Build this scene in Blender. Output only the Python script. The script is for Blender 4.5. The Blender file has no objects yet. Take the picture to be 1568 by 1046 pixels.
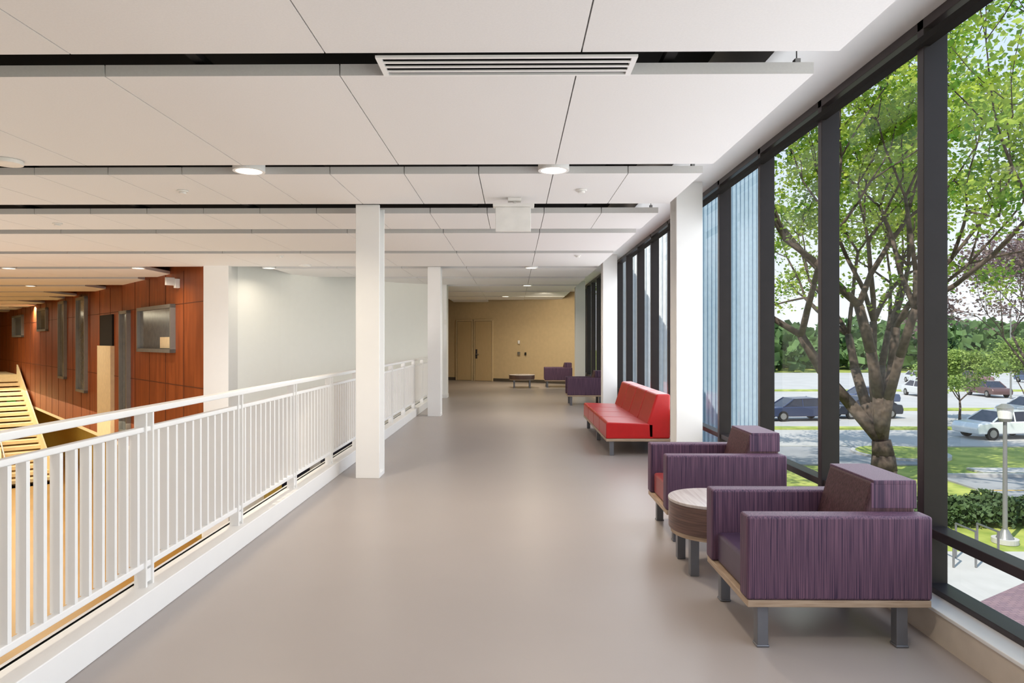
import bpy, math, random
from mathutils import Vector, Matrix
random.seed(7)
scene=bpy.context.scene
try:
    scene.view_settings.view_transform='Standard'
    scene.view_settings.look='None'
except Exception: pass

def lin(c):
    if isinstance(c,str):
        c=c.lstrip('#'); c=[int(c[i:i+2],16)/255 for i in (0,2,4)]
    return tuple((v/12.92 if v<=0.04045 else ((v+0.055)/1.055)**2.4) for v in c)+(1,)

def mat(name,col,rough=.6,metal=0,var=.04,scale=8,bump=0,bscale=120,col2=None,stretch=None,emit=0,spec=.5,transl=0,coord='Object'):
    m=bpy.data.materials.new(name); m.use_nodes=True
    nt=m.node_tree; N=nt.nodes; L=nt.links; N.clear()
    out=N.new('ShaderNodeOutputMaterial'); b=N.new('ShaderNodeBsdfPrincipled')
    L.new(b.outputs[0],out.inputs[0])
    tc=N.new('ShaderNodeTexCoord'); mp=N.new('ShaderNodeMapping')
    L.new(tc.outputs[coord],mp.inputs[0])
    if stretch: mp.inputs['Scale'].default_value=stretch
    no=N.new('ShaderNodeTexNoise'); no.inputs['Scale'].default_value=scale; no.inputs['Detail'].default_value=3
    L.new(mp.outputs[0],no.inputs['Vector'])
    cr=N.new('ShaderNodeValToRGB')
    c=lin(col)
    if col2: ca,cb=c,lin(col2)
    else:
        ca=tuple(min(1,v*(1-var)) for v in c[:3])+(1,); cb=tuple(min(1,v*(1+var)) for v in c[:3])+(1,)
    cr.color_ramp.elements[0].color=ca; cr.color_ramp.elements[1].color=cb
    cr.color_ramp.elements[0].position=.35; cr.color_ramp.elements[1].position=.65
    L.new(no.outputs[0],cr.inputs[0]); L.new(cr.outputs[0],b.inputs['Base Color'])
    b.inputs['Roughness'].default_value=rough; b.inputs['Metallic'].default_value=metal
    b.inputs['Specular IOR Level'].default_value=spec
    if bump:
        n2=N.new('ShaderNodeTexNoise'); n2.inputs['Scale'].default_value=bscale
        L.new(mp.outputs[0],n2.inputs['Vector'])
        bp=N.new('ShaderNodeBump'); bp.inputs['Strength'].default_value=bump; bp.inputs['Distance'].default_value=.01
        L.new(n2.outputs[0],bp.inputs['Height']); L.new(bp.outputs[0],b.inputs['Normal'])
    if emit:
        L.new(cr.outputs[0],b.inputs['Emission Color']); b.inputs['Emission Strength'].default_value=emit
    if transl:
        t=N.new('ShaderNodeBsdfTranslucent'); mx=N.new('ShaderNodeMixShader'); mx.inputs[0].default_value=transl
        L.new(cr.outputs[0],t.inputs[0]); L.new(b.outputs[0],mx.inputs[1]); L.new(t.outputs[0],mx.inputs[2]); L.new(mx.outputs[0],out.inputs[0])
    return m
def glassmat(name,tint=(.96,.98,.99,1)):
    m=bpy.data.materials.new(name); m.use_nodes=True
    nt=m.node_tree; N=nt.nodes; L=nt.links; N.clear()
    out=N.new('ShaderNodeOutputMaterial'); t=N.new('ShaderNodeBsdfTransparent'); g=N.new('ShaderNodeBsdfGlossy')
    t.inputs[0].default_value=tint; g.inputs['Roughness'].default_value=.02
    lw=N.new('ShaderNodeLayerWeight'); lw.inputs[0].default_value=.5
    p=N.new('ShaderNodeMath'); p.operation='POWER'; p.inputs[1].default_value=4
    q=N.new('ShaderNodeMath'); q.operation='MULTIPLY_ADD'; q.inputs[1].default_value=.45; q.inputs[2].default_value=.03
    L.new(lw.outputs['Facing'],p.inputs[0]); L.new(p.outputs[0],q.inputs[0])
    mx=N.new('ShaderNodeMixShader'); L.new(q.outputs[0],mx.inputs[0]); L.new(t.outputs[0],mx.inputs[1]); L.new(g.outputs[0],mx.inputs[2]); L.new(mx.outputs[0],out.inputs[0])
    return m

# ---- materials
FLOOR=mat('vinyl_floor','#a39a96',.32,var=.015,scale=1.5,bump=.03,bscale=200,spec=.5)
CEIL=mat('ceiling_tile','#ebe9e7',.9,var=.015,scale=90,bump=.08,bscale=300)
DARK=mat('plenum_black','#14110f',.9)
WHITE=mat('white_paint','#f3f2f0',.5,var=.005)
RAILW=mat('railing_white_paint','#f5f4f2',.4,var=.005)
WALLW=mat('white_wall','#f3f3ee',.7,var=.005)
TAN=mat('tan_wall','#c8b18a',.6,var=.03)
TAND=mat('tan_door','#bfa67d',.5,var=.04,stretch=(8,8,.6),scale=6)
MULL=mat('bronze_mullion','#423b3c',.4,.2)
CURB=mat('curb_beige','#d6cabb',.6)
WOODP=mat('orange_wood_panel','#833f1a',.45,col2='#9c5026',stretch=(1,1,.15),scale=6)
SEAM=mat('panel_seam','#52280f',.7)
GREYF=mat('grey_frame','#8a8a88',.4,.3)
GREYW=mat('grey_window_glass','#6f7478',.15,var=.1)
DARKG=mat('dark_glass','#2c2e3c',.12,var=.2)
CREAM=mat('cream_plaster','#ead8b4',.6)
OLIVE=mat('olive_wall','#c2a248',.6)
LOWF=mat('lower_floor','#b08a50',.3,var=.1,scale=.6)
GREENE=mat('exit_green','#4aa83a',.5,emit=.4)
def striped(name,a,b,stretch=(210,210,2.5),rough=.55,spec=.3):
    return mat(name,a,rough,col2=b,stretch=stretch,scale=1.0,bump=.12,bscale=1.5,spec=spec)
PURP=striped('purple_striped_fabric','#3a2a42','#735468')
PURPD=mat('purple_vinyl','#46344a',.35,var=.08,scale=20)
PURPI=striped('plum_striped_fabric','#3a262c','#5e4147')
REDV=mat('red_vinyl','#bd191b',.3,var=.04,scale=10,bump=.05,bscale=60)
REDD=mat('maroon_vinyl','#8e3a3a',.35,var=.05)
PLY=mat('light_wood_trim','#b8a28c',.5,col2='#a08872',stretch=(2,2,30),scale=3)
LEGM=mat('grey_metal_leg','#7b7d84',.35,.6)
TWOOD=mat('walnut_laminate','#54403c',.35,col2='#75584f',stretch=(3,3,60),scale=1.5)
TTOP=mat('grey_laminate_top','#ccc3c0',.25,col2='#bab0ac',stretch=(60,3,3),scale=1)
BASEB=mat('dark_baseboard','#4a4238',.6)
PLAST=mat('white_plastic','#eceae6',.4)
LENS=mat('lamp_lens','#fff4dd',.4,emit=6)
METAL=mat('steel','#9a9a9a',.35,.8)
GLASS=glassmat('window_glass')

class M:
    def __init__(s): s.v=[];s.f=[];s.mi=[];s.mats=[]
    def idx(s,m):
        if m not in s.mats: s.mats.append(m)
        return s.mats.index(m)
    def add(s,vs,fs,m):
        o=len(s.v); s.v+= [tuple(p) for p in vs]; k=s.idx(m)
        for f in fs: s.f.append(tuple(i+o for i in f)); s.mi.append(k)
    def box(s,x0,x1,y0,y1,z0,z1,m,rz=0,about=None):
        vs=[(x,y,z) for z in (z0,z1) for x,y in ((x0,y0),(x1,y0),(x1,y1),(x0,y1))]
        if rz:
            c=about or ((x0+x1)/2,(y0+y1)/2); a=math.cos(rz);b=math.sin(rz)
            vs=[(c[0]+(x-c[0])*a-(y-c[1])*b,c[1]+(x-c[0])*b+(y-c[1])*a,z) for x,y,z in vs]
        s.add(vs,[(3,2,1,0),(4,5,6,7),(0,1,5,4),(1,2,6,5),(2,3,7,6),(3,0,4,7)],m); return s
    def prism(s,prof,a0,a1,m,axis='y'):
        def P(p,a): return (p[0],a,p[1]) if axis=='y' else ((p[0],p[1],a) if axis=='z' else (a,p[0],p[1]))
        n=len(prof); vs=[P(p,a0) for p in prof]+[P(p,a1) for p in prof]
        fs=[tuple(range(n)),tuple(range(2*n-1,n-1,-1))]+[(i,i+n,(i+1)%n+n,(i+1)%n) for i in range(n)]
        s.add(vs,fs,m); return s
    def cyl(s,cx,cy,z0,z1,r,m,n=32,r1=None,axis='z'):
        r1=r if r1 is None else r1
        def P(a,b,c): return (a,b,c) if axis=='z' else ((c,a,b) if axis=='x' else (a,c,b))
        vs=[P(cx+r*math.cos(2*math.pi*i/n),cy+r*math.sin(2*math.pi*i/n),z0) for i in range(n)]+[P(cx+r1*math.cos(2*math.pi*i/n),cy+r1*math.sin(2*math.pi*i/n),z1) for i in range(n)]
        s.add(vs,[tuple(range(n-1,-1,-1)),tuple(range(n,2*n))]+[(i,(i+1)%n,(i+1)%n+n,i+n) for i in range(n)],m); return s
    def tube(s,a,b,r0,r1,m,n=7):
        a=Vector(a);b=Vector(b);d=(b-a)
        if d.length<1e-5: return s
        q=d.to_track_quat('Z','Y')
        vs=[a+q@Vector((r0*math.cos(2*math.pi*i/n),r0*math.sin(2*math.pi*i/n),0)) for i in range(n)]+[b+q@Vector((r1*math.cos(2*math.pi*i/n),r1*math.sin(2*math.pi*i/n),0)) for i in range(n)]
        s.add(vs,[tuple(range(n-1,-1,-1)),tuple(range(n,2*n))]+[(i,(i+1)%n,(i+1)%n+n,i+n) for i in range(n)],m); return s
    def obj(s,name,bevel=0,seg=2,smooth=False,parent=None,loc=None,rz=0):
        me=bpy.data.meshes.new(name); me.from_pydata(s.v,[],s.f)
        for m in s.mats: me.materials.append(m)
        me.polygons.foreach_set('material_index',s.mi)
        import bmesh
        bm=bmesh.new(); bm.from_mesh(me); bmesh.ops.recalc_face_normals(bm,faces=bm.faces); bm.to_mesh(me); bm.free()
        o=bpy.data.objects.new(name,me); scene.collection.objects.link(o)
        if bevel:
            md=o.modifiers.new('bevel','BEVEL'); md.width=bevel; md.segments=seg; md.limit_method='ANGLE'; md.angle_limit=math.radians(35)
            for p in me.polygons: p.use_smooth=True
            wn=o.modifiers.new('wn','WEIGHTED_NORMAL'); wn.keep_sharp=True
        if smooth:
            for p in me.polygons: p.use_smooth=True
        if parent: o.parent=parent
        if loc: o.location=loc
        if rz: o.rotation_euler=(0,0,rz)
        return o
def empty(name,loc=(0,0,0),rz=0):
    e=bpy.data.objects.new(name,None); scene.collection.objects.link(e); e.location=loc; e.rotation_euler=(0,0,rz); e.empty_display_size=.1; return e

GZ=-3.6
# ================= ROOM SHELL
m=M(); m.box(-2.1,2.14,-8,28,-.35,0,FLOOR); m.box(-4,-2.1,18.4,28,-.35,0,FLOOR); m.obj('floor')
m=M(); m.box(-36,-2.1,-8,44,GZ-.2,GZ,LOWF); m.obj('floor_lower')
m=M(); m.box(-36,2.5,-9,45,3.75,3.95,DARK); m.obj('ceiling_deck')
m=M(); m.box(1.56,2.4,-8,23.9,3.24,3.32,WHITE); m.box(1.56,1.6,-8,23.9,3.32,3.75,WHITE); m.obj('ceiling_soffit')
m=M(); m.box(2.1,2.42,-8,24,-.35,.15,CURB); m.box(2.09,2.26,-8,24,.15,.17,WHITE); m.obj('baseboard_right',.004)
m=M(); m.box(2.2,2.5,-8,24,GZ,-.35,CURB); m.box(2.2,2.5,-8,24,3.3,3.95,CURB); m.obj('wall_right')
m=M(); m.box(-36,2.5,-8.3,-8,GZ,3.75,WALLW); m.obj('wall_back')
m=M(); m.box(-36.3,-36,-8.3,45,GZ,3.75,OLIVE); m.obj('wall_left')
m=M(); m.box(-36,-20,44,44.3,GZ,3.75,OLIVE); m.obj('wall_atrium_end')
m=M(); m.box(-2.13,-1.97,-8,18.1,0,.15,RAILW); m.box(-2.15,-2.1,-8,18.1,-.5,.15,RAILW); m.obj('trim_1',.006)
AMB=mat('amber_glass','#b89a3c',.2)
m=M()
for i in range(5):
    x=-35+i*1.5
    m.box(x,x+.08,43.9,44,GZ,-.9,GREYF); m.box(x,x+1.5,43.9,44,-.98,-.9,GREYF); m.box(x+.08,x+1.5,43.95,44,GZ,-.98,AMB)
m.obj('window_2')
m=M(); m.box(-.22,.22,-.04,.04,-.12,.12,GREENE); m.box(-.25,.25,-.03,.05,.12,.16,PLAST); m.cyl(0,0,.16,4.9,.012,METAL,8); m.obj('exit_sign_green',loc=(-28.6,38.5,-1.9))

# windows
mz=[3.725+1.222*i for i in range(-9,17)]
m=M()
for z in mz:
    if z<-7.9: continue
    m.box(2.2,2.33,z-.03,z+.03,.17,3.24,MULL)
m.box(2.2,2.33,-8,23.6,3.185,3.24,MULL); m.box(2.215,2.32,-8,23.6,.455,.505,MULL); m.box(2.21,2.33,-8,23.6,.17,.2,MULL)
fr=m.obj('window_1',.004)
m=M(); m.add([(2.30,-8,.19),(2.30,23.6,.19),(2.30,23.6,3.2),(2.30,-8,3.2)],[(0,1,2,3)],GLASS); m.obj('glass',parent=fr)

# white curved wall
pts=[(-6.14,13.5),(-5.68,13.5),(-5.66,13.9),(-5.0,15.2),(-4.07,16.4),(-3.0,17.35),(-2.15,17.95),(-1.85,18.12)]
def cat(P,n=6):
    out=[]
    for i in range(len(P)-1):
        p0=P[max(i-1,0)];p1=P[i];p2=P[i+1];p3=P[min(i+2,len(P)-1)]
        for k in range(n):
            t=k/n
            out.append(tuple(.5*((2*p1[j])+(-p0[j]+p2[j])*t+(2*p0[j]-5*p1[j]+4*p2[j]-p3[j])*t*t+(-p0[j]+3*p1[j]-3*p2[j]+p3[j])*t**3) for j in (0,1)))
    out.append(P[-1]); return out
arc=cat(pts[2:],6)
poly=arc+[(-1.85,18.5),(-3.1,18.6),(-4.4,17.6),(-5.6,15.9),(-6.1,14.6),(-6.4,13.9)]
m=M(); m.prism([(p[0],p[1]) for p in poly],GZ,3.75,WALLW,'z'); m.obj('wall_curved')
m=M(); m.box(-6.16,-5.66,13.45,14.0,GZ,3.75,WHITE); m.obj('column_pier',.005)
m=M(); m.box(-1.9,-1.8,18.1,18.52,0,3.75,WHITE); m.box(-1.92,-1.79,18.08,18.54,0,.1,WHITE); m.obj('trim_2')
m=M(); m.box(-1.87,-1.81,18.085,18.1,1.95,2.08,PLAST); m.obj('wall_switch')
m=M(); m.prism([(-1.85,18.5),(-3.0,27.0),(-3.2,27),(-2.05,18.5)],-.35,3.75,TAN,'z'); m.obj('wall_corridor_left')
m=M()
for a,b in (((-5.3,14.55),(-4.75,15.5)),((-4.5,15.8),(-3.4,16.9))):
    d=Vector((b[0]-a[0],b[1]-a[1],0)); L=d.length; ang=math.atan2(d.y,d.x)
    m.box(a[0],a[0]+L,a[1]-.12,a[1],-2.6,-.7,DARKG,rz=ang,about=a)
m.obj('window_lower')
E=cat([(-3.4,27.1),(-2.2,26.5),(-.9,25.85),(.4,25.1),(1.4,24.4),(2.45,23.55)],6)
m=M(); poly=[(p[0],p[1]) for p in E]+[(p[0]+.1,p[1]+.25) for p in reversed(E)]
m.prism(poly,-.35,3.75,TAN,'z'); m.obj('wall_end')
m=M(); poly=[(p[0]-.006,p[1]-.015) for p in E]+[(p[0],p[1]) for p in reversed(E)]
m.prism(poly,0,.11,BASEB,'z'); m.obj('baseboard_end')
da=Vector((1.3,-.65,0)).normalized(); ang=math.atan2(da.y,da.x)
def door(name,s,w,handle):
    o=Vector((-2.2,26.5,0))+da*s
    e=empty(name,(o.x,o.y,0),ang)
    m=M(); m.box(-.05,0,-.06,.02,0,2.33,TAN); m.box(w,w+.05,-.06,.02,0,2.33,TAN); m.box(-.05,w+.05,-.06,.02,2.28,2.34,TAN); m.obj('frame',.004,parent=e)
    m=M(); m.box(.012,w-.012,-.045,.01,.01,2.268,TAND); m.obj('leaf',.003,parent=e)
    m=M(); m.box(-.008,.012,-.05,-.01,0,2.28,BASEB); m.box(w-.012,w+.008,-.05,-.01,0,2.28,BASEB); m.box(0,w,-.05,-.01,2.268,2.285,BASEB)
    if handle=='l':
        hx=.08
        m.box(hx-.03,hx+.03,-.065,-.045,.85,1.2,DARKG); m.box(hx-.02,hx+.12,-.11,-.09,1.0,1.03,METAL); m.box(hx-.02,hx,-.11,-.06,1.0,1.03,METAL)
    m.obj('hardware',parent=e)
door('door_1',-.02,.66,''); door('door_2',.78,.74,'l')
m=M(); m.box(0,.1,-.03,0,1.0,1.12,METAL); m.box(.3,.36,-.03,0,1.0,1.1,DARK); m.box(.02,.09,-.03,0,1.42,1.54,PLAST)
m.obj('wall_controls',loc=(.12,25.2,0),rz=math.atan2(-.7,1.2))

# ceiling clouds
def line_wood(y): return -6.14-(y-13.5)*.94
def wall_white(y):
    P=[(13.4,-5.6),(14,-5.66),(15.2,-5.0),(16.4,-4.07),(17.35,-3.0),(18.1,-1.85),(19,-2.0),(27,-3.1)]
    for (a,xa),(b,xb) in zip(P,P[1:]):
        if a<=y<=b: return xa+(xb-xa)*(y-a)/(b-a)
    return -3
rows=[(-7.9,-5.6),(-5.3,-3.25),(-2.95,-1.0),(-.7,1.25),(1.55,3.54),(3.84,5.78),(6.10,7.43),(7.98,9.08),(9.44,11.28),(11.6,13.6),(14.0,15.8),(16.2,18.0),(18.4,20.3),(20.6,22.5),(22.8,24.6),(25,27),(27.4,29.5),(29.9,32),(32.4,34.5),(34.9,37),(37.4,40),(40.4,43.8)]
m=M()
for ri,(a,b) in enumerate(rows):
    w=.667 if (5.9<a<9) else 1.333
    x1=1.68; k=0
    mid=(a+b)/2
    while x1>-35.5:
        x0=x1-w; cx=(x0+x1)/2
        solid = (mid>13.4 and line_wood(mid)<cx<wall_white(mid)) or (mid>27) and cx>line_wood(mid)
        if mid>23 and cx>-3.3 and not solid:
            yw=27.1-(cx+3.4)*.6
            if a<yw-.3:
                m.box(x0+.004,x1-.004,a,min(b,yw-.05),3.0,3.065,CEIL)
        elif not solid:
            m.box(x0+.004,x1-.004,a,b,3.0,3.065,CEIL)
        x1=x0
m.obj('ceiling')
m=M()
for i in range(-20,2):
    x=.34+1.333*i+.5
    m.box(x,x+.06,-7.5,13,3.09,3.13,DARK)
m.obj('ceiling_grid_runners')
m=M()
for (a,b) in rows[:13]:
    m.cyl(1.6,a+.05,3.0+.06,3.24,.004,METAL,8); m.cyl(1.6,b-.05,3.06,3.24,.004,METAL,8)
    m.box(1.585,1.615,a+.03,a+.07,3.065,3.1,METAL)
m.obj('ceiling_hangers')
# diffuser
m=M()
x0,x1,y0,y1=-.73,.645,3.565,3.82
z0,z1=2.985,2.998
m.box(x0,x1,y0,y0+.02,z0,z1,WHITE);m.box(x0,x1,y1-.02,y1,z0,z1,WHITE);m.box(x0,x0+.03,y0+.02,y1-.02,z0,z1,WHITE);m.box(x1-.03,x1,y0+.02,y1-.02,z0,z1,WHITE)
for i in range(1,4):
    yy=y0+.01+(y1-y0-.02)*i/4; m.box(x0+.03,x1-.03,yy-.01,yy+.01,z0,z0+.006,WHITE)
m.box(x0+.01,x1-.01,y0+.005,y1-.005,3.1,3.11,DARK); m.box(x0+.01,x1-.01,y1-.01,y1-.004,z1,3.1,DARK); m.box(x0+.01,x1-.01,y0+.004,y0+.01,z1,3.1,DARK)
m.obj('linear_air_diffuser')
def downlight(x,y,power=24,r=.135):
    e=empty('recessed_downlight',(x,y,0))
    m=M(); n=32
    vs=[];
    for rr,z in ((r,2.985),(r,3.1),(r*.82,2.985),(r*.78,3.03)):
        vs+=[(rr*math.cos(2*math.pi*i/n),rr*math.sin(2*math.pi*i/n),z) for i in range(n)]
    fs=[]
    for i in range(n):
        j=(i+1)%n
        fs+=[(i,j,n+j,n+i),(i,2*n+i,2*n+j,j),(2*n+i,3*n+i,3*n+j,2*n+j)]
    m.add(vs,fs,WHITE); m.obj('housing',parent=e)
    m=M(); m.cyl(0,0,3.025,3.03,r*.78,LENS); m.obj('lens',parent=e)
    l=bpy.data.lights.new('downlight_lamp','AREA'); l.shape='DISK'; l.size=.2; l.energy=power; l.color=(1,.88,.7); l.spread=math.radians(150)
    o=bpy.data.objects.new('downlight_lamp',l); scene.collection.objects.link(o); o.location=(0,0,2.98); o.parent=e
for x,y,p in [(.34,5.94,32),(-2.32,5.94,30),(-2.32,1.4,20),(.34,1.4,20),(.34,13.8,32),(-4.98,13.8,7),(-7.65,13.8,26),(-10.3,13.8,28),(.34,18.2,32),(-.3,22.65,34),(-7.65,9.26,30),(-12.9,22.65,55),(-15.6,18.2,55),(-15.6,9.26,40),(-13,18.2,45),(-20,28,90)]:
    downlight(x,y,p)
for x,y in [(-3.3,6.75),(.66,6.75),(-5.8,8.6),(-4.1,11.9),(1.1,11.9)]:
    m=M(); m.cyl(0,0,2.985,3.0,.055,PLAST,24); m.cyl(0,0,2.965,2.985,.035,PLAST,24,); m.obj('smoke_detector',.004,loc=(x,y,0))
m=M(); m.cyl(0,0,2.965,3.0,.12,PLAST,32,); m.obj('ceiling_speaker',.006,loc=(-4.2,5.6,0))
m=M(); m.cyl(0,0,2.965,3.0,.12,PLAST,32,); m.obj('ceiling_speaker',.006,loc=(-4.1,13.3,0))
e=empty('exit_sign',(0,7.15,0))
m=M(); m.box(-.07,.07,-.05,.05,2.965,3.0,PLAST); m.box(-.015,.015,-.015,.015,2.93,2.97,PLAST); m.obj('canopy',.004,parent=e)
m=M(); m.box(-.225,.205,-.07,.07,2.905,2.935,PLAST); m.obj('housing',.005,parent=e)
m=M(); m.box(-.2,.17,-.03,.03,2.65,2.905,PLAST); m.obj('panel',.006,parent=e)

def column(x0,x1,y,top,name='column'):
    m=M(); d=.3
    m.box(x0,x1,y,y+.035,0,top,WHITE); m.box(x0,x1,y+d-.035,y+d,0,top,WHITE); m.box((x0+x1)/2-.08,(x0+x1)/2+.08,y+.035,y+d-.035,0,top,WHITE)
    m.box(x0-.0,x1+.0,y+.03,y+d-.03,0,.05,WHITE)
    m.obj(name,.004)
for y in (7.46,13.65): column(-1.74,-1.48,y,3.0)
for y in (7.46,13.65,19.8): column(1.765,2.05,y,3.24)

# ================= RAILING
e=empty('guard_railing',(-2.05,0,0))
m=M(); ys,ye=-6.3,17.85
m.box(-.035,.035,ys,ye,1.105,1.14,RAILW); m.box(-.02,.02,ys,ye,1.0,1.03,RAILW); m.box(-.02,.02,ys,ye,.25,.285,RAILW)
m.obj('rails',.006,parent=e)
m=M(); ps=[3.77+1.256*i for i in range(-8,12)]
for p in ps:
    m.box(-.035,.03,p-.05,p-.035,.13,1.105,RAILW); m.box(-.035,.03,p+.02,p+.035,.13,1.105,RAILW)
    m.box(-.02,.02,p-.035,p+.02,.17,.24,RAILW)
m.obj('posts',parent=e)
m=M()
for p in ps[:-1]:
    n=11
    for i in range(1,n+1):
        y=p+1.256*i/(n+1); m.box(-.025,.02,y-.011,y+.011,.285,1.0,RAILW)
m.obj('balusters',parent=e)

# ================= ATRIUM WOOD WALL
c0=Vector((-6.16,13.5,0)); dw=Vector((-.685,.729,0)).normalized(); aw=math.atan2(dw.y,dw.x)
e=empty('wood_wall',(c0.x,c0.y,0),aw)
m=M(); m.box(0,42,-.3,0,-1.2,3.75,WOODP); m.obj('wall_atrium_wood',parent=e)
m=M()
for i in range(1,33): m.box(1.25*i-.012,1.25*i+.012,0,.006,-1.2,3.0,SEAM)
m.box(0,42,0,.006,.55,.565,SEAM); m.box(0,42,0,.006,2.3,2.312,SEAM)
m.obj('seams',parent=e)
m=M()
def win(a,b,h0,h1,g=GREYW):
    t=.08
    m.box(a,b,0,.1,h0,h0+t,GREYF);m.box(a,b,0,.1,h1-t,h1,GREYF);m.box(a,a+t,0,.1,h0,h1,GREYF);m.box(b-t,b,0,.1,h0,h1,GREYF); m.box(a+t,b-t,.0,.03,h0+t,h1-t,g)
win(1.8,4.5,1.25,2.32); m.box(2.1,2.8,.03,.035,1.35,1.6,CREAM)
win(5.4,6.2,-.9,2.3); m.box(7.1,8.5,0,.05,1.38,2.25,DARK); m.box(7.05,8.6,0,.1,-1.2,1.38,CREAM)
win(10.3,11.6,-.1,2.9); win(13.5,14.6,.2,2.9); win(17,19,1.9,2.8); win(23,26,1.7,2.7)
m.obj('wall_windows',parent=e)
m=M(); m.box(0,42,-1.6,-1.3,GZ,-1.0,OLIVE); m.box(0,42,-1.3,0,-1.3,-1.2,CREAM); m.obj('lower_wall',parent=e)
# stair descending along the wood wall (local frame of wall)
m=M(); n=20; s0=24.0; run=.45; rise=.18; top=.0
for i in range(n):
    a=s0-(i+1)*run; m.box(a,a+run+.02,.15,1.5,top-rise*(i+1)-.12,top-rise*(i+1),CREAM)
se=s0-n*run; hb=top-rise*n
for y0,y1 in ((1.5,1.6),(.1,.15)):
    m.prism([(s0,top+.45),(s0,top-.35),(se+.6,hb+.02),(se,hb+.02),(se,hb+.45)],y0,y1,CREAM,'y')
m.box(s0,s0+4,.1,1.6,top-.35,top,CREAM); m.box(s0,s0+4,1.5,1.6,top,top+.45,CREAM)
m.tube((s0+4,1.55,top+1.0),(s0,1.55,top+1.0),.025,.025,METAL); m.tube((s0,1.55,top+1.0),(se,1.55,hb+1.0),.025,.025,METAL)
for i in range(0,n+1,3):
    a=s0-i*run; m.tube((a,1.55,top-rise*i+.4),(a,1.55,top-rise*i+1.0),.015,.015,METAL)
m.obj('stair_flight',parent=e)
m=M(); m.box(-.06,.06,0,.1,-.1,.1,WHITE); m.box(-.04,.04,.1,.28,-.05,.12,PLAST); m.obj('security_camera',.01,loc=(c0.x+dw.x*1.55-.0,c0.y+dw.y*1.55,2.75),rz=aw)

# ================= LOUNGE FURNITURE
def chair(x,y,seatm=PURPD,name='lounge_chair',rz=0):
    e=empty(name,(x,y,0),rz); W=.71; D=.9; t=.115
    for nm,a,b in (('arm_near',0,t),('arm_far',W-t,W)):
        m=M(); m.box(0,D,a,b,.24,.65,PURP); m.obj(nm,.016,4,parent=e)
    m=M(); m.box(0.03,D-.02,t,W-t,.24,.41,seatm); m.obj('seat',.02,4,parent=e)
    m=M(); m.prism([(.56,.41),(.67,.80),(.885,.80),(.885,.26),(.56,.26)],t+.003,W-t-.003,PURPI,'y'); m.obj('back',.022,4,parent=e)
    m=M(); m.box(.672,.887,t+.001,W-t-.001,.78,.803,PURP); m.box(.66,.89,t+.002,t+.012,.66,.79,PURP); m.obj('back_welt',.006,3,parent=e)
    m=M(); m.box(.005,D-.005,.005,W-.005,.205,.24,PLY); m.obj('base_frame',.004,parent=e)
    m=M()
    for lx in (.06,.74):
        for ly in (.03,W-.09): m.box(lx,lx+.055,ly,ly+.055,0,.205,LEGM); m.box(lx-.004,lx+.059,ly-.004,ly+.059,0,.012,LEGM)
    m.obj('legs',.004,parent=e)
    return e
chair(1.13,3.33); chair(1.13,5.1,REDD); chair(1.24,16.0); 
chair(.98,22.2,PURPD)

def table(x,y,r,h,name='round_side_table',drum=.2):
    e=empty(name,(x,y,0))
    m=M(); m.cyl(0,0,h-drum,h-.02,r,TWOOD,64); m.obj('drum',.006,smooth=False,parent=e)
    m=M(); m.cyl(0,0,h-.02,h,r+.003,TTOP,64); m.obj('top',.004,parent=e)
    m=M(); m.cyl(0,0,h-drum-.03,h-drum,r-.015,PLY,64); m.obj('base_ring',parent=e)
    m=M(); q=r*.6
    for sx,sy in ((-1,-1),(1,-1),(-1,1),(1,1)): m.box(sx*q-.028,sx*q+.028,sy*q-.028,sy*q+.028,0,h-drum-.03,LEGM)
    m.obj('legs',.004,parent=e)
table(1.325,4.57,.29,.46)
table(.24,22.3,.42,.42,'round_coffee_table',.14)

e=empty('red_modular_sofa',(1.2,8.95,0)); n=4; L=.73
m=M(); m.box(0,.84,0,n*L,.19,.225,PLY); m.obj('base_frame',.004,parent=e)
for i in range(n):
    a,b=i*L+.007,(i+1)*L-.007
    m=M(); m.prism([(0,.225),(0,.42),(.02,.44),(.62,.42),(.62,.225)],a,b,REDV,'y'); m.obj('seat_%d'%(i+1),.022,4,parent=e)
    m=M(); m.prism([(.55,.225),(.54,.43),(.66,.81),(.84,.81),(.84,.225)],a,b,REDV,'y'); m.obj('back_%d'%(i+1),.026,4,parent=e)
m=M()
for ly in (.03,n*L/2-.03,n*L-.09):
    for lx in (.05,.74): m.box(lx,lx+.055,ly,ly+.055,0,.19,LEGM)
m.obj('legs',.004,parent=e)

# ================= EXTERIOR
ASPH=mat('asphalt','#97989c',.9,var=.08,scale=.7)
ASPL=mat('parking_asphalt','#b5b3b1',.9,var=.06,scale=.5)
GRASS=mat('grass','#84963f',.9,col2='#b2b85c',scale=1.2,bump=.3,bscale=20)
CONC=mat('concrete','#bfbcba',.8,var=.04,scale=2)
YEL=mat('road_paint_yellow','#c9a23a',.8)
def brick(name):
    mm=mat(name,'#8d8094',.8); nt=mm.node_tree; b=nt.nodes.new('ShaderNodeTexBrick'); b.inputs['Scale'].default_value=3
    b.inputs['Color1'].default_value=lin('#957a80'); b.inputs['Color2'].default_value=lin('#846c76'); b.inputs['Mortar'].default_value=lin('#6a5860')
    pr=[n for n in nt.nodes if n.type=='BSDF_PRINCIPLED'][0]; tc=[n for n in nt.nodes if n.type=='TEX_COORD'][0]
    nt.links.new(tc.outputs['Object'],b.inputs['Vector']); nt.links.new(b.outputs[0],pr.inputs['Base Color']); return mm
PAV=brick('brick_pavers')
m=M(); m.box(-60,400,-60,400,GZ-.5,GZ-.06,GRASS); m.obj('ground')
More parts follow.
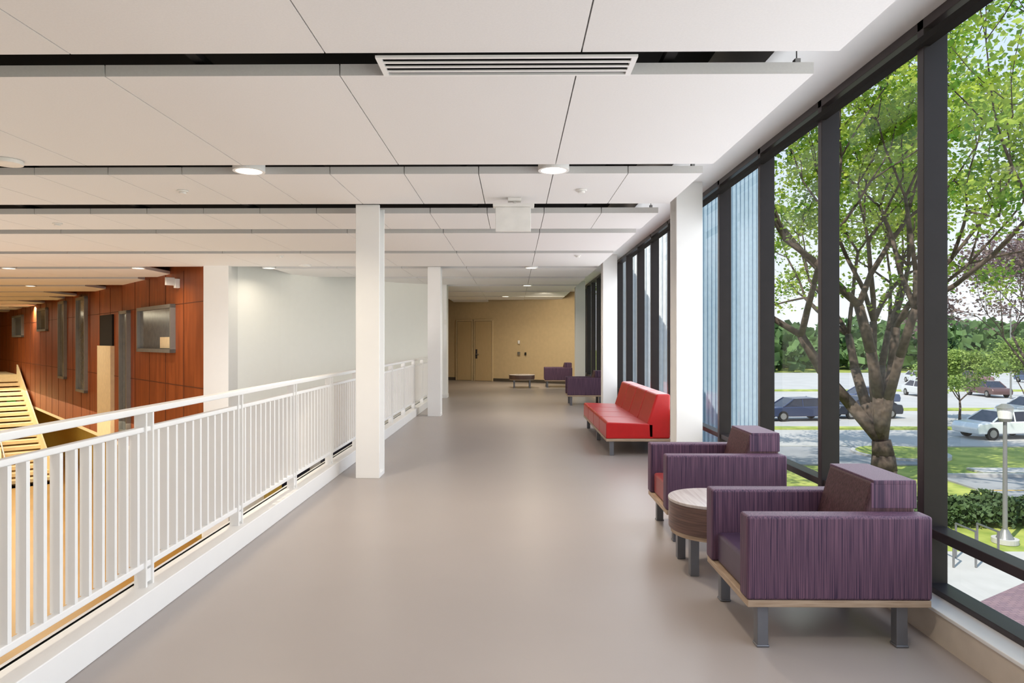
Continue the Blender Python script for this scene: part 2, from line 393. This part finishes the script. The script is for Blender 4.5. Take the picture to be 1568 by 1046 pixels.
m=M(); m.box(2.51,30,-10,16.7,GZ-.06,GZ,CONC); m.prism([(11.8,15.2),(8.4,13.0),(6.3,9),(6.3,-9.9),(29.9,-9.9),(29.9,15.2)],GZ,GZ+.008,PAV,'z')
m.obj('plaza_pavement')
m=M(); Z=GZ+.01
for i in range(5):
    x=8.9+i*.5; m.tube((x,15.5,Z),(x,15.5,Z+.8),.025,.025,METAL,8); m.tube((x,16.2,Z),(x,16.2,Z+.8),.025,.025,METAL,8); m.tube((x,15.5,Z+.8),(x,16.2,Z+.8),.025,.025,METAL,8)
m.obj('bike_rack')
m=M(); m.box(16,80,21.4,25.8,GZ-.06,GZ,ASPH); m.box(16,80,21.2,21.4,GZ-.06,GZ+.12,CONC); m.box(16,80,25.8,26.0,GZ-.06,GZ+.12,CONC); m.box(16,80,23.5,23.6,GZ,GZ+.005,YEL); m.obj('road')
m=M(); m.box(18.2,80,26.7,27.7,GZ-.06,GZ+.02,CONC); m.obj('sidewalk')
m=M(); m.box(8,160,33.5,112,GZ-.06,GZ,ASPL); m.obj('parking_lot')
m=M(); m.box(8.5,17.5,28.5,33.4,GZ-.06,GZ-.005,ASPH); m.cyl(17.5,31.2,GZ-.06,GZ+.08,2.0,CONC,40); m.cyl(17.5,31.2,GZ+.08,GZ+.1,1.8,GRASS,40); m.obj('driveway')
m=M()
for i in range(14): m.box(22+i*2.8,22.1+i*2.8,35,39,GZ,GZ+.006,CONC)
m.obj('parking_stripes')
for y0,y1 in ((39.6,40.6),(50.5,52),(70,72)):
    m=M(); m.box(10,120,y0,y1,GZ,GZ+.08,GRASS); m.obj('grass_median')
FAC=mat('facade_metal_blue','#a9bfce',.5,.1); FACW=mat('facade_metal_white','#f4f7f9',.5)
m=M(); fy=16.8
for i in range(37):
    x=2.55+i*.1; mm=FACW if x<4.2 else FAC
    m.prism([(x,fy),(x+.02,fy-.04),(x+.06,fy-.04),(x+.08,fy),(x+.1,fy),(x+.1,fy+.3),(x,fy+.3)],GZ,9,mm,'z')
m.obj('building_wing')

BARK=mat('tree_bark','#64564c',.9,col2='#463a32',scale=6,bump=.5,bscale=20)
LEAF=mat('leaves_green','#5f922c',.6,col2='#cbd95a',scale=.7,transl=.5)
LEAFD=mat('leaves_dark','#46613a',.7,col2='#6c8c50',scale=.3,transl=.3)
LEAFH=mat('leaves_hedge','#3c5232',.7,col2='#587044',scale=1.5,transl=.2)
LEAFS=mat('leaves_light','#7f9c48',.7,col2='#a3b866',scale=1.5,transl=.3)
LEAFP=mat('leaves_purple','#6d5560',.7,col2='#8b7a70',scale=1.5,transl=.3)
def tree(name,loc,l0,l1,trunk_r,leaf,seed,nstem=5,leaf_n=70,lsz=.2,clump=.8,depthmax=5,tilt=(.3,.75),rk=.65):
    rnd=random.Random(seed); m=M(); tips=[]
    def br(p,d,l,r,dep):
        q=Vector(p); seg=3; dd=Vector(d)
        for k in range(seg):
            dd=(dd+Vector((rnd.uniform(-.18,.18),rnd.uniform(-.18,.18),rnd.uniform(-.05,.14)))).normalized()
            q2=q+dd*(l/seg); ra=r*(1-.35*k/seg); rb=r*(1-.35*(k+1)/seg)
            m.tube(q,q2,ra,rb,BARK,8 if dep<2 else 5); q=q2
            if dep>=2: tips.append((q.copy(),dep))
        if dep<depthmax:
            nb=rnd.choice([2,3,3]) if dep>0 else nstem
            for k in range(nb):
                az=rnd.uniform(0,6.283) if dep>0 else 6.283*k/nb+rnd.uniform(-.3,.3)
                tl=rnd.uniform(.35,.8) if dep>0 else rnd.uniform(*tilt)
                ax=dd.orthogonal().normalized(); ax.rotate(Matrix.Rotation(az,3,dd))
                nd=(dd*math.cos(tl)+ax*math.sin(tl)); nd.normalize()
                br(q,nd,l*rnd.uniform(.68,.86) if dep>0 else l1*rnd.uniform(.85,1.15),r*rk*rnd.uniform(.7,1)*(1 if dep else .85),dep+1)
    br(Vector((0,0,0)),Vector((0,0,1)),l0,trunk_r,0)
    e=empty(name,loc)
    m.obj('trunk_and_branches',smooth=True,parent=e)
    r2=random.Random(seed+1)
    vs=[];fs=[]
    for p,dep in tips:
        if dep<depthmax-1 and r2.random()<.6: continue
        if r2.random()<.12: continue
        for k in range(leaf_n):
            c=p+Vector((r2.gauss(0,clump*.5),r2.gauss(0,clump*.5),r2.gauss(0,clump*.35)))
            s=lsz*r2.uniform(.6,1.2)
            u=Vector((r2.gauss(0,1),r2.gauss(0,1),r2.gauss(0,.5))).normalized(); w=u.cross(Vector((r2.gauss(0,1),r2.gauss(0,1),r2.gauss(0,1)))).normalized()
            o=len(vs); vs+=[c-u*s*.5,c+w*s*.35,c+u*s*.5,c-w*s*.35]; fs.append((o,o+1,o+2,o+3))
    me=bpy.data.meshes.new('foliage'); me.from_pydata([tuple(v) for v in vs],[],fs); me.materials.append(leaf)
    o=bpy.data.objects.new('foliage',me); scene.collection.objects.link(o); o.parent=e
    return len(fs)
print('leaves',tree('maple_tree',(13.3,24.7,GZ-.06),1.6,4.6,.5,LEAF,11,7,40,.19,.75,5,(.2,.7),.58))
tree('small_tree',(28.5,44.0,GZ),1.3,1.3,.09,LEAFS,5,4,30,.2,.55,4)
tree('small_tree',(36,48.5,GZ),1.3,1.3,.09,LEAFS,8,4,30,.2,.55,4)
tree('plum_tree',(29,38.0,GZ),3,3,.16,LEAFP,21,5,8,.22,.9,5)
def cards(name,gen,mt):
    vs=[];fs=[]
    for q,s,k in gen:
        u=Vector((rnd.gauss(0,1),rnd.gauss(0,1),rnd.gauss(0,1))).normalized(); w=u.cross(Vector((rnd.gauss(0,1),rnd.gauss(0,1),rnd.gauss(0,1)))).normalized()
        o=len(vs); vs+=[q-u*s,q+w*s*k,q+u*s,q-w*s*k]; fs.append((o,o+1,o+2,o+3))
    me=bpy.data.meshes.new(name); me.from_pydata([tuple(v) for v in vs],[],fs); me.materials.append(mt)
    o=bpy.data.objects.new(name,me); scene.collection.objects.link(o)
rnd=random.Random(3)
def g1():
    for i in range(320):
        x=rnd.uniform(20,230); y=rnd.uniform(115,150); hh=rnd.uniform(4.5,9.5); rr=rnd.uniform(3,5)
        for k in range(70):
            th=rnd.uniform(0,6.28); ph=math.acos(rnd.uniform(-.8,1)); q=Vector((x+rr*math.sin(ph)*math.cos(th),y+rr*math.sin(ph)*math.sin(th),GZ+hh*.5+hh*.5*math.cos(ph)))
            yield q,rnd.uniform(.6,1.1),1
cards('distant_treeline',g1(),LEAFD)
def g2():
    for i in range(18000):
        x=rnd.uniform(9.5,24); y=rnd.uniform(18.8,20.4); bx=math.sin(x*4.2)*.12+math.sin(y*5+x)*.1
        yield Vector((x,y,GZ+rnd.random()**.5*(.55+bx))),rnd.uniform(.05,.11),.6
cards('hedge',g2(),LEAFH)
m=M(); m.cyl(0,0,0,.12,.3,CONC,24); m.cyl(0,0,.12,.35,.2,GREYF,24,.07); m.cyl(0,0,.35,3.1,.06,GREYF,16,.045); m.cyl(0,0,3.1,3.18,.12,GREYF,20,.16); m.cyl(0,0,3.18,3.45,.15,PLAST,20,.18); m.cyl(0,0,3.45,3.55,.22,GREYF,20,.08)
m.obj('street_lamp',loc=(12.55,17.6,GZ-.05))
m=M(); m.cyl(0,0,0,7.5,.08,GREYF,12,.05); m.box(-.7,.7,-.04,.04,7.4,7.5,GREYF); m.box(-1.0,-.5,-.15,.15,7.38,7.48,GREYF); m.box(.5,1.0,-.15,.15,7.38,7.48,GREYF)
m.obj('parking_light_pole',loc=(44,61,GZ))
TYRE=mat('tyre','#1b1b1c',.8); 
def car(x,y,col,rz=0):
    P=mat('car_paint_'+col.strip('#'),col,.25,.2,var=.02)
    e=empty('car',(x,y,GZ+.003),rz)
    m=M(); m.prism([(-2.25,.3),(-2.3,.62),(-2.15,.85),(-1.2,.93),(1.4,.95),(2.15,.9),(2.25,.6),(2.2,.3)],-.88,.88,P,'y'); m.obj('body',.07,3,parent=e)
    m=M()
    a=[(-1.35,.92),(-.6,1.42),(.95,1.45),(1.75,.92)]
    vs=[(u,-.82+(.14 if w>1 else 0),w) for u,w in a]+[(u,.82-(.14 if w>1 else 0),w) for u,w in a]
    m.add(vs,[(0,1,2,3),(7,6,5,4),(0,4,5,1),(2,6,7,3),(3,7,4,0)],DARKG); m.add([(vs[i][0],vs[i][1],vs[i][2]+.012) for i in (1,5,6,2)]+[(vs[i][0],vs[i][1],vs[i][2]-.03) for i in (1,5,6,2)],[(0,1,2,3),(7,6,5,4),(0,4,5,1),(1,5,6,2),(2,6,7,3),(3,7,4,0)],P)
    m.obj('cabin',parent=e)
    m=M()
    for s in (-1,1): m.tube((-.05,s*.82,.93),(-.05,s*.7,1.42),.04,.04,P); m.tube((-1.35,s*.83,.93),(-.6,s*.69,1.42),.045,.045,P); m.tube((1.75,s*.83,.93),(.95,s*.69,1.44),.06,.06,P)
    m.obj('pillars',parent=e)
    m=M()
    for u in (-1.4,1.35):
        for s in (-1,1):
            m.cyl(u,.33,s*.72,s*.9,.33,TYRE,24,axis='y'); m.cyl(u,.33,s*.89,s*.915,.2,GREYF,16,axis='y')
    m.obj('wheels',parent=e)
car(25.9,36.5,'#e9ebee',.15); car(34.5,45.5,'#c9cdd2',.1)
car(18.4,44.6,'#3a4463',.1); car(23.4,46.0,'#303440',.1); car(28.5,55.5,'#515c7c'); car(46,55,'#dcdfe3')
for i in range(8): car(38+i*6,64,['#d8dade','#6a5050','#9aa0a8'][i%3],1.5)
for i in range(9): car(50+i*7,85,['#d8dade','#8a6a6a','#5a6a88'][i%3],1.5)

# ================= LIGHT
w=bpy.data.worlds.new('sky'); scene.world=w; w.use_nodes=True; nt=w.node_tree; nt.nodes.clear()
o=nt.nodes.new('ShaderNodeOutputWorld'); bg=nt.nodes.new('ShaderNodeBackground'); tc=nt.nodes.new('ShaderNodeTexCoord'); sp=nt.nodes.new('ShaderNodeSeparateXYZ'); cr=nt.nodes.new('ShaderNodeValToRGB')
nt.links.new(tc.outputs['Generated'],sp.inputs[0]); nt.links.new(sp.outputs[2],cr.inputs[0]); nt.links.new(cr.outputs[0],bg.inputs[0]); nt.links.new(bg.outputs[0],o.inputs[0])
el=cr.color_ramp.elements; el[0].position=0; el[0].color=(.95,.97,1,1); el[1].position=.6; el[1].color=lin('#a9cdf2'); 
bg.inputs[1].default_value=1.2
l=bpy.data.lights.new('sun','SUN'); l.energy=5.2; l.angle=.01; l.color=(1,.93,.8)
o=bpy.data.objects.new('sun',l); scene.collection.objects.link(o); o.rotation_euler=Vector((-.45,-.45,.77)).to_track_quat('Z','Y').to_euler()
def area(name,loc,size,energy,rot=(0,0,0),col=(1,1,1)):
    l=bpy.data.lights.new(name,'AREA'); l.shape='RECTANGLE'; l.size=size[0]; l.size_y=size[1]; l.energy=energy; l.color=col
    o=bpy.data.objects.new(name,l); scene.collection.objects.link(o); o.location=loc; o.rotation_euler=rot; return o
area('atrium_up_fill',(-9,6,-2.5),(10,16),480,(math.pi,0,0),(1,.93,.85))  # added upward fill without a fixture, lifts the ceiling
area('atrium_floor_fill',(-16,22,-.6),(14,24),1700,(0,0,0),(1,.88,.62))  # added fill sheet in mid-air, brightens the lower atrium
o=area('white_wall_fill',(-4.2,9.0,-.2),(3,1.5),26,col=(1,1,.98)); o.data.spread=math.radians(80); o.rotation_euler=Vector((.02,-.97,-.24)).to_track_quat('Z','Y').to_euler()  # added fill, no real fixture, brightens the curved wall and pier
area('stair_fill',(-25,27,2.8),(4,4),300,(0,0,0),(1,.9,.65))  # added fill with no fixture, brightens the far stair corner
area('daylight',(2.15,6,1.7),(2.2,16),220,(0,math.radians(90),0),(.93,.96,1))
l=bpy.data.lights.new('end_wall_lamp','SPOT'); l.energy=330; l.spot_size=math.radians(100); l.spot_blend=1; l.color=(1,.9,.74); l.shadow_soft_size=.2
o=bpy.data.objects.new('end_wall_lamp',l); scene.collection.objects.link(o); o.location=(.9,20.8,2.85); o.rotation_euler=(math.radians(62),0,math.radians(-6))

cam=bpy.data.cameras.new('camera'); cam.lens=24; cam.sensor_width=36
co=bpy.data.objects.new('camera',cam); scene.collection.objects.link(co); co.location=(0,0,1.5); co.rotation_euler=(math.radians(90),0,math.radians(.6)); cam.shift_x=.0045
cam.clip_end=1000
scene.camera=co
